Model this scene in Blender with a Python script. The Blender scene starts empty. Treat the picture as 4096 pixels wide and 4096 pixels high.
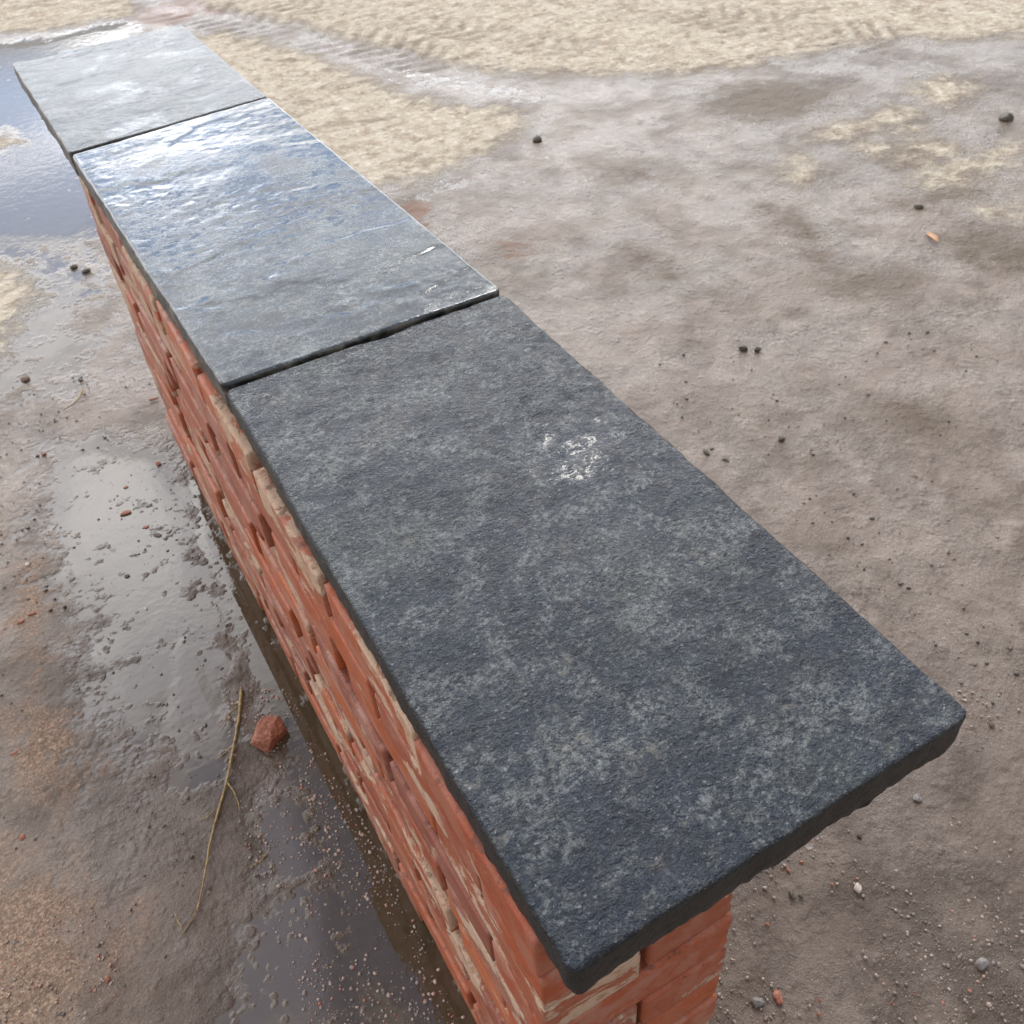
import bpy, bmesh, math, random
import numpy as np
from mathutils import Vector, Matrix

scene = bpy.context.scene
C = scene.collection
R_ = math.radians
ZG = 0.907                      # height of the slab tops above the ground (m)

# ------------------------------------------------------------------ camera
RIGHT = np.array((0.86263291, -0.50232531, -0.05944537))
UP = np.array((0.38552459, 0.5768287, 0.72016626))
FWD = np.array((0.32746795, 0.64415676, -0.69125018))
CAM = np.array((-0.12497305, -0.21309416, 0.67237366 + ZG))
cd = bpy.data.cameras.new('camera'); cam = bpy.data.objects.new('camera', cd); C.objects.link(cam)
cam.matrix_world = Matrix(((RIGHT[0], UP[0], -FWD[0], CAM[0]), (RIGHT[1], UP[1], -FWD[1], CAM[1]),
                           (RIGHT[2], UP[2], -FWD[2], CAM[2]), (0, 0, 0, 1)))
cd.sensor_width = 36; cd.lens = 36 * 3787 / 4096; cd.clip_start = 0.02; cd.clip_end = 500
cd.dof.use_dof = True; cd.dof.focus_distance = 0.98; cd.dof.aperture_fstop = 17
scene.camera = cam

# ------------------------------------------------------------------ light
SUN_AZ, SUN_EL = 33.0, 41.0      # azimuth clockwise from +Y, elevation


def dirv(az, el):
    a, e = R_(az), R_(el)
    return Vector((math.sin(a) * math.cos(e), math.cos(a) * math.cos(e), math.sin(e)))


def nn(nt, typ, **kw):
    n = nt.nodes.new(typ)
    for k, v in kw.items():
        if k.startswith('i_'):
            key = k[2:]
            n.inputs[int(key) if key.isdigit() else key.replace('_', ' ')].default_value = v
        else:
            setattr(n, k, v)
    return n


class NT:
    """small helper that writes node maths as expressions"""
    def __init__(s, nt):
        s.nt = nt

    def lk(s, a, b):
        if isinstance(a, bpy.types.NodeSocket): s.nt.links.new(a, b)
        else: b.default_value = a

    def m(s, op, a, b=0.0, c=0.0, clamp=False):
        n = s.nt.nodes.new('ShaderNodeMath'); n.operation = op; n.use_clamp = clamp
        s.lk(a, n.inputs[0]); s.lk(b, n.inputs[1]); s.lk(c, n.inputs[2]); return n.outputs[0]

    def ss(s, x, lo, hi, a=0.0, b=1.0):
        n = s.nt.nodes.new('ShaderNodeMapRange'); n.interpolation_type = 'SMOOTHSTEP'
        s.lk(x, n.inputs['Value']); s.lk(lo, n.inputs['From Min']); s.lk(hi, n.inputs['From Max'])
        s.lk(a, n.inputs['To Min']); s.lk(b, n.inputs['To Max']); return n.outputs[0]

    def mix(s, f, a, b, typ='RGBA', blend='MIX'):
        n = s.nt.nodes.new('ShaderNodeMix'); n.data_type = typ
        if typ == 'RGBA':
            n.blend_type = blend; ia, ib, o = n.inputs[6], n.inputs[7], n.outputs[2]
        else:
            ia, ib, o = n.inputs[2], n.inputs[3], n.outputs[0]
        s.lk(f, n.inputs[0])
        for v, i in ((a, ia), (b, ib)):
            if isinstance(v, tuple) and len(v) == 3: v = (*v, 1)
            s.lk(v, i)
        return o

    def noise(s, vec, scale, detail=4, rough=0.55, dist=0.0, typ='FBM', dim='3D'):
        n = s.nt.nodes.new('ShaderNodeTexNoise'); n.noise_type = typ; n.noise_dimensions = dim
        if typ != 'FBM' : pass
        s.lk(vec, n.inputs['Vector']); s.lk(scale, n.inputs['Scale']); s.lk(detail, n.inputs['Detail'])
        s.lk(rough, n.inputs['Roughness']); s.lk(dist, n.inputs['Distortion']); return n.outputs[0]

    def vor(s, vec, scale, feat='F1', rand=1.0, out=0):
        n = s.nt.nodes.new('ShaderNodeTexVoronoi'); n.feature = feat
        s.lk(vec, n.inputs['Vector']); s.lk(scale, n.inputs['Scale']); s.lk(rand, n.inputs['Randomness'])
        return n.outputs[out]

    def mapv(s, vec, loc=(0, 0, 0), rot=(0, 0, 0), sc=(1, 1, 1)):
        n = s.nt.nodes.new('ShaderNodeMapping'); s.lk(vec, n.inputs[0])
        n.inputs[1].default_value = loc; n.inputs[2].default_value = rot; n.inputs[3].default_value = sc
        return n.outputs[0]

    def vm(s, op, a, b):
        n = s.nt.nodes.new('ShaderNodeVectorMath'); n.operation = op
        s.lk(a, n.inputs[0]); s.lk(b, n.inputs[1])
        return n.outputs['Value'] if op == 'DOT_PRODUCT' else n.outputs[0]

    def attr(s, name):
        n = s.nt.nodes.new('ShaderNodeAttribute'); n.attribute_name = name; return n.outputs['Fac']

    def bump(s, h, dist, strength=1.0, normal=None):
        n = s.nt.nodes.new('ShaderNodeBump'); s.lk(strength, n.inputs['Strength'])
        n.inputs['Distance'].default_value = dist; s.lk(h, n.inputs['Height'])
        if normal is not None: s.lk(normal, n.inputs['Normal'])
        return n.outputs[0]


world = bpy.data.worlds.new('World'); scene.world = world; world.use_nodes = True
wt = world.node_tree; wt.nodes.clear(); W = NT(wt)
sky = nn(wt, 'ShaderNodeTexSky', sky_type='NISHITA', sun_disc=False)
sky.sun_elevation = R_(SUN_EL); sky.sun_rotation = R_(SUN_AZ); sky.air_density = 1.0; sky.dust_density = 0.0; sky.ozone_density = 4.0
bg1 = nn(wt, 'ShaderNodeBackground'); wt.links.new(sky.outputs[0], bg1.inputs[0]); bg1.inputs[1].default_value = 0.20
geo = nn(wt, 'ShaderNodeTexCoord'); D = geo.outputs['Generated']
sep = nn(wt, 'ShaderNodeSeparateXYZ'); wt.links.new(D, sep.inputs[0])
# clouds on a flat layer seen in perspective
inv = W.m('DIVIDE', 1.0, W.m('ADD', W.m('MAXIMUM', sep.outputs[2], 0.0), 0.16))
comb = nn(wt, 'ShaderNodeCombineXYZ')
wt.links.new(W.m('MULTIPLY', sep.outputs[0], inv), comb.inputs[0]); wt.links.new(W.m('MULTIPLY', sep.outputs[1], inv), comb.inputs[1])
cv = comb.outputs[0]
n1 = W.noise(cv, 1.5, 8, 0.55, 0.4)
n2 = W.noise(W.mapv(cv, (3.1, 7.7, 0)), 4.0, 6, 0.6, 0.2)
cos_sun = W.vm('DOT_PRODUCT', D, tuple(dirv(8.5, 18.0)))   # where the sun lights the cloud edge most


def blob(az, el, raz, rel):
    """soft gap in the clouds about a direction, wider than tall"""
    d = dirv(az, el); rt = Vector((math.cos(R_(az)), -math.sin(R_(az)), 0)); u = rt.cross(d)
    a = W.m('DIVIDE', W.vm('DOT_PRODUCT', D, tuple(rt)), math.sin(R_(raz)))
    b = W.m('DIVIDE', W.vm('DOT_PRODUCT', D, tuple(u)), math.sin(R_(rel)))
    front = W.ss(W.vm('DOT_PRODUCT', D, tuple(d)), 0.2, 0.4)
    r2 = W.m('ADD', W.m('POWER', a, 2.0), W.m('POWER', b, 2.0))
    return W.m('MULTIPLY', W.ss(r2, 0.0, 1.6, 1.0, 0.0), front)


gap = W.m('MAXIMUM', blob(9, 22.6, 15, 3.8), blob(0, 16.8, 6, 2.2))
gap = W.m('MAXIMUM', gap, W.m('MULTIPLY', blob(30, 66, 30, 10), 0.9))
gap = W.m('MAXIMUM', gap, W.m('MULTIPLY', blob(110, 50, 30, 14), 0.7))
cover = W.m('ADD', W.m('ADD', n1, W.m('MULTIPLY', n2, 0.35)), W.m('MULTIPLY', gap, -0.62))
cloud = W.ss(cover, 0.24, 0.52, 0.22, 1.0)
# cloud brightness: thicker is greyer, brighter towards the sun
base = W.mix(W.ss(n2, 0.3, 0.7), (0.80, 0.83, 0.90), (1.25, 1.24, 1.22))
g1 = W.m('POWER', W.m('MAXIMUM', cos_sun, 0.0), 420.0)
g2 = W.m('POWER', W.m('MAXIMUM', cos_sun, 0.0), 22.0)
g3 = W.m('POWER', W.m('MAXIMUM', cos_sun, 0.0), 3.0)
lum = W.m('ADD', W.m('ADD', 0.80, W.m('MULTIPLY', g3, 0.05)), W.m('ADD', W.m('MULTIPLY', g2, 0.12), W.m('MULTIPLY', g1, 2.0)))
lum = W.m('MULTIPLY', lum, W.ss(n1, 0.3, 0.75, 0.8, 1.2))
bright = blob(-5, 43, 11, 10)
lum = W.m('ADD', lum, W.m('MULTIPLY', bright, 1.5))
band = W.m('MULTIPLY', W.m('ADD', W.ss(sep.outputs[2], 0.45, 0.82, 0.9, 0.0), W.ss(sep.outputs[2], 0.42, 0.56, 0.7, 0.0)), W.ss(sep.outputs[1], 0.1, 0.8))   # bright low cloud ahead
lum = W.m('MULTIPLY', lum, W.m('ADD', 1.0, W.m('MULTIPLY', band, 1.1)))
lum = W.m('MULTIPLY', lum, W.m('SUBTRACT', 1.0, W.m('MULTIPLY', blob(3, 12.8, 18, 3.0), 0.85)))
lum = W.m('MULTIPLY', lum, W.ss(sep.outputs[1], -0.9, 0.3, 0.62, 1.0))
bg2 = nn(wt, 'ShaderNodeBackground'); wt.links.new(base, bg2.inputs[0]); wt.links.new(lum, bg2.inputs[1])
ms = nn(wt, 'ShaderNodeMixShader'); wt.links.new(cloud, ms.inputs[0]); wt.links.new(bg1.outputs[0], ms.inputs[1]); wt.links.new(bg2.outputs[0], ms.inputs[2])
wo = nn(wt, 'ShaderNodeOutputWorld'); wt.links.new(ms.outputs[0], wo.inputs[0])
world.cycles.sampling_method = 'MANUAL'; world.cycles.sample_map_resolution = 1024

sl = bpy.data.lights.new('sun', 'SUN'); sun = bpy.data.objects.new('sun', sl); C.objects.link(sun)
sl.energy = 0.85; sl.angle = R_(10); sl.color = (1.0, 0.95, 0.87)
sun.rotation_euler = (-dirv(SUN_AZ, SUN_EL)).to_track_quat('-Z', 'Y').to_euler()

vs = scene.view_settings; vs.view_transform = 'Standard'; vs.look = 'None'; vs.exposure = 0.52; vs.gamma = 1; vs.use_curve_mapping = False

# ------------------------------------------------------------------ numeric helpers
rng = np.random.default_rng(7); random.seed(7)
_perm = np.random.default_rng(3).permutation(256).astype(np.int64); _perm = np.concatenate([_perm, _perm, _perm])
_grad = np.random.default_rng(5).normal(size=(256, 3)); _grad /= np.linalg.norm(_grad, axis=1)[:, None]


def perlin(P):
    P = np.asarray(P, float); I = np.floor(P).astype(np.int64); F = P - I; I &= 255
    U = F * F * F * (F * (F * 6 - 15) + 10); out = 0
    for dx in (0, 1):
        for dy in (0, 1):
            for dz in (0, 1):
                h = _perm[_perm[_perm[(I[:, 0] + dx) & 255] + ((I[:, 1] + dy) & 255)] + ((I[:, 2] + dz) & 255)]
                g = _grad[h]; d = F - np.array((dx, dy, dz))
                w = (U[:, 0] if dx else 1 - U[:, 0]) * (U[:, 1] if dy else 1 - U[:, 1]) * (U[:, 2] if dz else 1 - U[:, 2])
                out = out + w * (g * d).sum(1)
    return out * 1.6


def fbm(P, sc=1.0, octv=4, gain=0.5, off=0.0):
    P = np.asarray(P, float) * sc + off; a, s, o = 1.0, 0.0, 0
    for k in range(octv):
        o = o + a * perlin(P + 17.3 * k); s += a; a *= gain; P = P * 2.03
    return o / s


def lattice(nx, ny, nz):
    """closed surface of an integer box: vertices (int) and quads"""
    quads = []
    def grid(a, b, f):
        A, B = np.meshgrid(np.arange(a), np.arange(b), indexing='ij'); A, B = A.ravel(), B.ravel()
        return np.stack([f(A, B), f(A + 1, B), f(A + 1, B + 1), f(A, B + 1)], 1)
    st = lambda x, y, z: np.stack(np.broadcast_arrays(x, y, z), -1)
    quads += [grid(nx, ny, lambda a, b: st(a, b, nz)), grid(nx, ny, lambda a, b: st(a, b, 0))[:, ::-1],
              grid(nx, nz, lambda a, b: st(a, 0, b)), grid(nx, nz, lambda a, b: st(a, ny, b))[:, ::-1],
              grid(ny, nz, lambda a, b: st(nx, a, b)), grid(ny, nz, lambda a, b: st(0, a, b))[:, ::-1]]
    Q = np.concatenate(quads); flat = Q.reshape(-1, 3)
    key = (flat[:, 0] * (ny + 1) + flat[:, 1]) * (nz + 1) + flat[:, 2]
    _, idx, inv_ = np.unique(key, return_index=True, return_inverse=True)
    return flat[idx].astype(float), inv_.reshape(-1, 4)


def mesh_np(name, V, F, mats, parent=None, smooth=True, attrs=None, loc=None):
    me = bpy.data.meshes.new(name); V = np.ascontiguousarray(V, dtype=np.float32); F = np.ascontiguousarray(F, dtype=np.int32)
    k = F.shape[1]
    me.vertices.add(len(V)); me.vertices.foreach_set('co', V.ravel())
    me.loops.add(F.size); me.loops.foreach_set('vertex_index', F.ravel())
    me.polygons.add(len(F)); me.polygons.foreach_set('loop_start', np.arange(0, F.size, k, dtype=np.int32))
    me.polygons.foreach_set('loop_total', np.full(len(F), k, dtype=np.int32))
    me.polygons.foreach_set('use_smooth', np.full(len(F), smooth))
    for nme, arr in (attrs or {}).items():
        a = me.attributes.new(nme, 'FLOAT', 'POINT'); a.data.foreach_set('value', np.ascontiguousarray(arr, dtype=np.float32))
    me.update(); me.validate(); me.materials.append(mats)
    o = bpy.data.objects.new(name, me); C.objects.link(o)
    if loc is not None: o.location = loc
    if parent is not None: o.parent = parent
    return o


def tag(o, label=None, cat=None, group=None, kind=None):
    for k, v in (('label', label), ('category', cat), ('group', group), ('kind', kind)):
        if v: o[k] = v
    return o


def empty(name, loc):
    o = bpy.data.objects.new(name, None); C.objects.link(o); o.location = loc; o.empty_display_size = 0.05; return o


def ray(u, v):
    return FWD + (u - 2048) / 3787 * RIGHT - (v - 2048) / 3787 * UP


def gp(u, v, z=0.0):            # point on the ground plane
    d = ray(u, v); t = (z - CAM[2]) / d[2]; return CAM + t * d


def onplane_y(u, v, y):
    d = ray(u, v); t = (y - CAM[1]) / d[1]; return CAM + t * d


# ------------------------------------------------------------------ materials
def new_mat(name):
    m = bpy.data.materials.new(name); m.use_nodes = True; nt = m.node_tree; nt.nodes.clear()
    b = nt.nodes.new('ShaderNodeBsdfPrincipled'); o = nt.nodes.new('ShaderNodeOutputMaterial'); nt.links.new(b.outputs[0], o.inputs[0])
    return m, NT(nt), b, nt.nodes.new('ShaderNodeTexCoord')


def ground_material():
    m, N, b, tc = new_mat('wet_ground'); P = tc.outputs['Object']
    n_big = N.noise(P, 2.2, 5, 0.6, 0.3); n_mid = N.noise(P, 11, 6, 0.62, 0.4); n_fine = N.noise(P, 60, 5, 0.65)
    n_grain = N.noise(P, 340, 3, 0.7)
    warp = N.m('ADD', N.m('MULTIPLY', N.m('SUBTRACT', n_mid, 0.5), 0.34), N.m('MULTIPLY', N.m('SUBTRACT', n_fine, 0.5), 0.16))
    sraw = N.m('ADD', N.attr('sand'), warp)
    sand = N.ss(sraw, -0.07, 0.09)
    rim = N.m('MULTIPLY', N.ss(sraw, -0.13, -0.01), 0.55)
    grit = N.ss(N.m('ADD', N.attr('grit'), warp), -0.07, 0.09)
    red = N.m('MULTIPLY', N.ss(N.m('ADD', N.attr('red'), warp), -0.05, 0.05), 0.95)
    # height of the mud: lumps, small stones pressed in
    peb = N.ss(N.vor(N.vm('ADD', P, N.mix(0.02, (0, 0, 0), (0, 0, 0))), 75, 'F1'), 0.1, 0.55, 1.0, 0.0)
    pebm = N.ss(N.noise(P, 9, 3, 0.6), 0.45, 0.62)
    lump = N.ss(N.vor(N.vm('ADD', P, N.mapv(tc.outputs['Object'], (0, 0, 0), (0, 0, 0), (0, 0, 0))), 58, 'SMOOTH_F1'), 0.15, 0.6, 1.0, 0.0)
    H = N.m('ADD', N.m('MULTIPLY', n_fine, 0.24), N.m('MULTIPLY', N.noise(P, 17, 3, 0.5), 0.50))
    H = N.m('ADD', H, N.m('MULTIPLY', N.m('MULTIPLY', lump, N.ss(N.noise(P, 21, 2, 0.5), 0.42, 0.62)), 0.17))
    H = N.m('ADD', H, N.m('MULTIPLY', N.m('MULTIPLY', peb, N.ss(N.noise(P, 31, 2, 0.5), 0.4, 0.6)), 0.08))
    wl = N.attr('water')
    H = N.m('SUBTRACT', H, N.m('MULTIPLY', N.m('SUBTRACT', N.noise(P, 7, 3, 0.5), 0.5), 0.5))
    wet = N.ss(N.m('SUBTRACT', wl, H), -0.06, 0.08)
    Hs = N.m('MAXIMUM', H, N.m('ADD', wl, N.m('ADD', N.m('MULTIPLY', N.noise(P, 26, 2, 0.5), 0.04), N.m('MULTIPLY', N.noise(P, 85, 2, 0.5), 0.014))))
    # colours
    mud = N.mix(N.ss(n_big, 0.4, 0.6), (0.205, 0.165, 0.142), (0.115, 0.083, 0.060))
    mud = N.mix(N.ss(n_mid, 0.4, 0.72), mud, (0.265, 0.222, 0.195))
    mud = N.mix(N.m('MULTIPLY', N.ss(N.noise(N.mapv(P, (5, 2, 0)), 5.5, 5, 0.65, 0.5), 0.51, 0.66), 0.75), mud, (0.095, 0.064, 0.040))
    mud = N.mix(N.m('MULTIPLY', N.ss(n_grain, 0.52, 0.75), 0.5), mud, (0.40, 0.345, 0.305))
    mud = N.mix(N.m('MULTIPLY', N.ss(n_grain, 0.5, 0.3), 0.45), mud, (0.055, 0.04, 0.03))
    mud = N.mix(N.attr('damp'), mud, N.mix(1.0, mud, (0.60, 0.56, 0.54), blend='MULTIPLY'))
    mud = N.mix(rim, mud, (0.11, 0.08, 0.055))
    mud = N.mix(1.0, mud, (0.96, 0.88, 0.79), blend='MULTIPLY')
    gr = N.mix(N.ss(N.noise(P, 190, 5, 0.75), 0.4, 0.66), (0.20, 0.13, 0.09), (0.48, 0.35, 0.26))
    gr = N.mix(N.ss(n_fine, 0.35, 0.6), N.mix(0.55, gr, (0.17, 0.125, 0.09)), gr)
    sn = N.mix(N.ss(n_mid, 0.33, 0.66), (0.42, 0.335, 0.25), (0.60, 0.52, 0.41))
    sn = N.mix(N.m('MULTIPLY', N.ss(N.noise(P, 26, 7, 0.75, 0.4), 0.46, 0.66), 0.8), sn, (0.76, 0.70, 0.59))
    sn = N.mix(N.m('MULTIPLY', N.ss(N.noise(N.mapv(P, (4, 4, 0)), 16, 6, 0.75, 0.3), 0.48, 0.36), 0.6), sn, (0.22, 0.165, 0.115))
    sn = N.mix(N.m('MULTIPLY', N.attr('track'), 0.5), sn, (0.17, 0.135, 0.11))
    sn = N.mix(N.m('MULTIPLY', N.ss(N.noise(N.mapv(P, (1, 9, 0), (0, 0, 0.6), (1, 2.4, 1)), 3.0, 5, 0.6, 0.6), 0.54, 0.68), 0.5), sn, (0.25, 0.19, 0.14))
    siltm = N.ss(N.m('ADD', N.attr('silt'), warp), -0.10, 0.07)
    mud = N.mix(N.m('MULTIPLY', siltm, 0.85), mud, N.mix(n_fine, (0.085, 0.055, 0.03), (0.14, 0.10, 0.065)))
    col = N.mix(grit, mud, gr)
    col = N.mix(red, col, N.mix(n_fine, (0.13, 0.05, 0.022), (0.24, 0.12, 0.07)))
    col = N.mix(sand, col, sn)
    bottom = N.mix(n_fine, (0.05, 0.032, 0.016), (0.10, 0.075, 0.05))
    bottom = N.mix(N.attr('brown'), N.mix(n_mid, (0.105, 0.085, 0.07), (0.15, 0.128, 0.112)), bottom)
    wet2 = N.m('MULTIPLY', wet, N.m('SUBTRACT', 1.0, sand))
    col = N.mix(wet2, col, bottom)
    N.lk(col, b.inputs['Base Color'])
    damp = N.ss(N.noise(N.mapv(P, (2, 4, 0)), 4.0, 5, 0.6), 0.4, 0.6, 0.13, 0.46)
    damp = N.mix(siltm, damp, 0.5, 'FLOAT')
    damp = N.mix(grit, damp, 0.75, 'FLOAT')
    damp = N.mix(sand, damp, 0.9, 'FLOAT')
    N.lk(N.mix(wet2, damp, 0.03, 'FLOAT'), b.inputs['Roughness'])
    b.inputs['IOR'].default_value = 1.4
    N.lk(N.mix(N.m('MAXIMUM', grit, sand), N.mix(siltm, 0.75, 0.35, 'FLOAT'), 0.2, 'FLOAT'), b.inputs['Specular IOR Level'])
    Hs = N.m('ADD', Hs, N.m('MULTIPLY', N.m('MULTIPLY', sand, N.noise(P, 30, 4, 0.7)), 0.8))
    fineh = N.m('MULTIPLY', N.m('ADD', n_grain, N.m('MULTIPLY', N.noise(P, 150, 3, 0.7), 1.2)), N.m('SUBTRACT', 1.0, wet2))
    bm1 = N.bump(Hs, 0.012, 1.0)
    bm2 = N.bump(fineh, 0.0018, 1.0, bm1)
    N.lk(bm2, b.inputs['Normal'])
    return m


def slab_material(name, rough_lo, rough_hi, film, tint, off, fine=1.0, brk=1.0, ani=0.85, calm=0.75, cw=0.12, pool=None, side_shading=(0.022, 0.022, 0.021)):
    m, N, b, tc = new_mat(name); P = N.mapv(tc.outputs['Object'], off)
    aniso = N.mapv(P, (0, 0, 0), (0, 0, 0.35), (ani, 1.15, 1.0))
    n_l = N.noise(P, 5.0, 5, 0.6, 0.5); n_m = N.noise(P, 26, 6, 0.68, 0.5); n_f = N.noise(P, 210, 4, 0.7)
    col = N.mix(N.ss(n_m, 0.35, 0.62), tuple(c * 0.62 for c in tint), tint)
    col = N.mix(N.m('MULTIPLY', N.ss(n_l, 0.5, 0.64), N.ss(n_f, 0.42, 0.62, 0.15, 0.7)), col, (0.105, 0.125, 0.118))
    mot = N.m('MULTIPLY', N.ss(N.noise(N.mapv(P, (7, 7, 0)), 17, 6, 0.78, 0.3), 0.47, 0.58), N.ss(N.noise(P, 130, 5, 0.8), 0.42, 0.6))
    col = N.mix(N.m('MULTIPLY', mot, 0.9), col, (0.19, 0.205, 0.205))
    pm = N.m('MULTIPLY', N.ss(N.noise(N.mapv(P, (4, 1, 0)), 13, 7, 0.78, 0.6), 0.51, 0.66), N.ss(N.noise(P, 95, 5, 0.8, 0.4), 0.46, 0.6))
    col = N.mix(N.m('MULTIPLY', pm, 0.8), col, (0.20, 0.19, 0.165))
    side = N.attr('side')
    rs = N.m('MULTIPLY', N.ss(N.noise(N.mapv(P, (8, 3, 0)), 10, 4, 0.6), 0.6, 0.72), 0.3)
    col = N.mix(rs, col, (0.13, 0.098, 0.08))
    col = N.mix(N.m('MULTIPLY', N.ss(n_f, 0.58, 0.68), 0.7), col, (0.27, 0.29, 0.30))  # bright flecks: wet sparkle painted into the base colour
    col = N.mix(N.m('MULTIPLY', N.ss(N.noise(P, 480, 3, 0.7), 0.52, 0.36), 0.6), col, (0.012, 0.015, 0.02))
    ck = N.m('ABSOLUTE', N.m('SUBTRACT', N.noise(N.mapv(P, (6.1, 2.7, 0)), 2.4, 5, 0.55, 0.4), 0.5))
    ckm = N.m('MULTIPLY', N.ss(ck, 0.0008, 0.0035, 1.0, 0.0), N.ss(N.noise(N.mapv(P, (1, 6, 0)), 3.5, 3, 0.6), 0.48, 0.56))
    col = N.mix(N.m('MULTIPLY', ckm, 0.0), col, (0.24, 0.25, 0.25))
    col = N.mix(side, col, N.mix(N.ss(n_m, 0.4, 0.7), (0.012, 0.012, 0.012), side_shading))  # side faces carry painted shade: near black on the near slab
    N.lk(col, b.inputs['Base Color'])
    # water film lies in smooth pools between the ridges
    wf = N.noise(N.mapv(P, (2.2, 0.4, 0)), 7.5, 5, 0.62, 0.8)
    filmm = N.ss(wf, 0.62 - film * 0.3, 0.72 - film * 0.3)
    if pool:
        dd = N.nt.nodes.new('ShaderNodeVectorMath'); dd.operation = 'DISTANCE'; N.lk(tc.outputs['Object'], dd.inputs[0]); dd.inputs[1].default_value = (pool[0], pool[1], 0)
        pl = N.ss(N.m('ADD', N.m('DIVIDE', dd.outputs['Value'], pool[2]), N.m('MULTIPLY', N.m('SUBTRACT', n_m, 0.5), 5.0)), 0.6, 1.2, 1.0, 0.0)
        filmm = N.m('MAXIMUM', filmm, pl)
    filmm = N.m('MULTIPLY', filmm, N.m('SUBTRACT', 1.0, side))
    N.lk(N.mix(side, N.mix(filmm, rough_hi, rough_lo, 'FLOAT'), 0.42, 'FLOAT'), b.inputs['Roughness'])
    b.inputs['IOR'].default_value = 1.42; b.inputs['Specular IOR Level'].default_value = 0.5
    N.lk(N.mix(filmm, 0.05, cw, 'FLOAT'), b.inputs['Coat Weight']); b.inputs['Coat Roughness'].default_value = rough_lo; b.inputs['Coat IOR'].default_value = 1.33
    h1 = N.noise(aniso, 60, 6, 0.7, 0.9); h2 = N.noise(aniso, 190, 4, 0.68, 0.4); h3 = N.noise(P, 420, 2, 0.6)
    h1 = N.m('ADD', h1, N.m('MULTIPLY', ckm, 0.0))
    lev = N.mix(filmm, 0.0, 0.5, 'FLOAT')
    hh = N.m('MAXIMUM', N.m('ADD', N.m('MULTIPLY', h1, 0.7), N.m('MULTIPLY', h2, 0.35)), lev)
    b1 = N.bump(hh, 0.0052 * brk, N.mix(side, N.ss(N.noise(N.mapv(P, (3, 8, 0)), 7, 3, 0.5), 0.4, 0.6, calm, 1.0), 0.35, 'FLOAT'))
    b2 = N.bump(N.m('ADD', N.m('MULTIPLY', h2, 0.6), N.m('MULTIPLY', h3, 0.5)), 0.0034 * fine, N.mix(filmm, 1.0, 0.25, 'FLOAT'), b1)
    N.lk(b2, b.inputs['Normal']); N.lk(N.bump(hh, 0.0052 * brk, 0.3), b.inputs['Coat Normal'])
    return m


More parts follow.
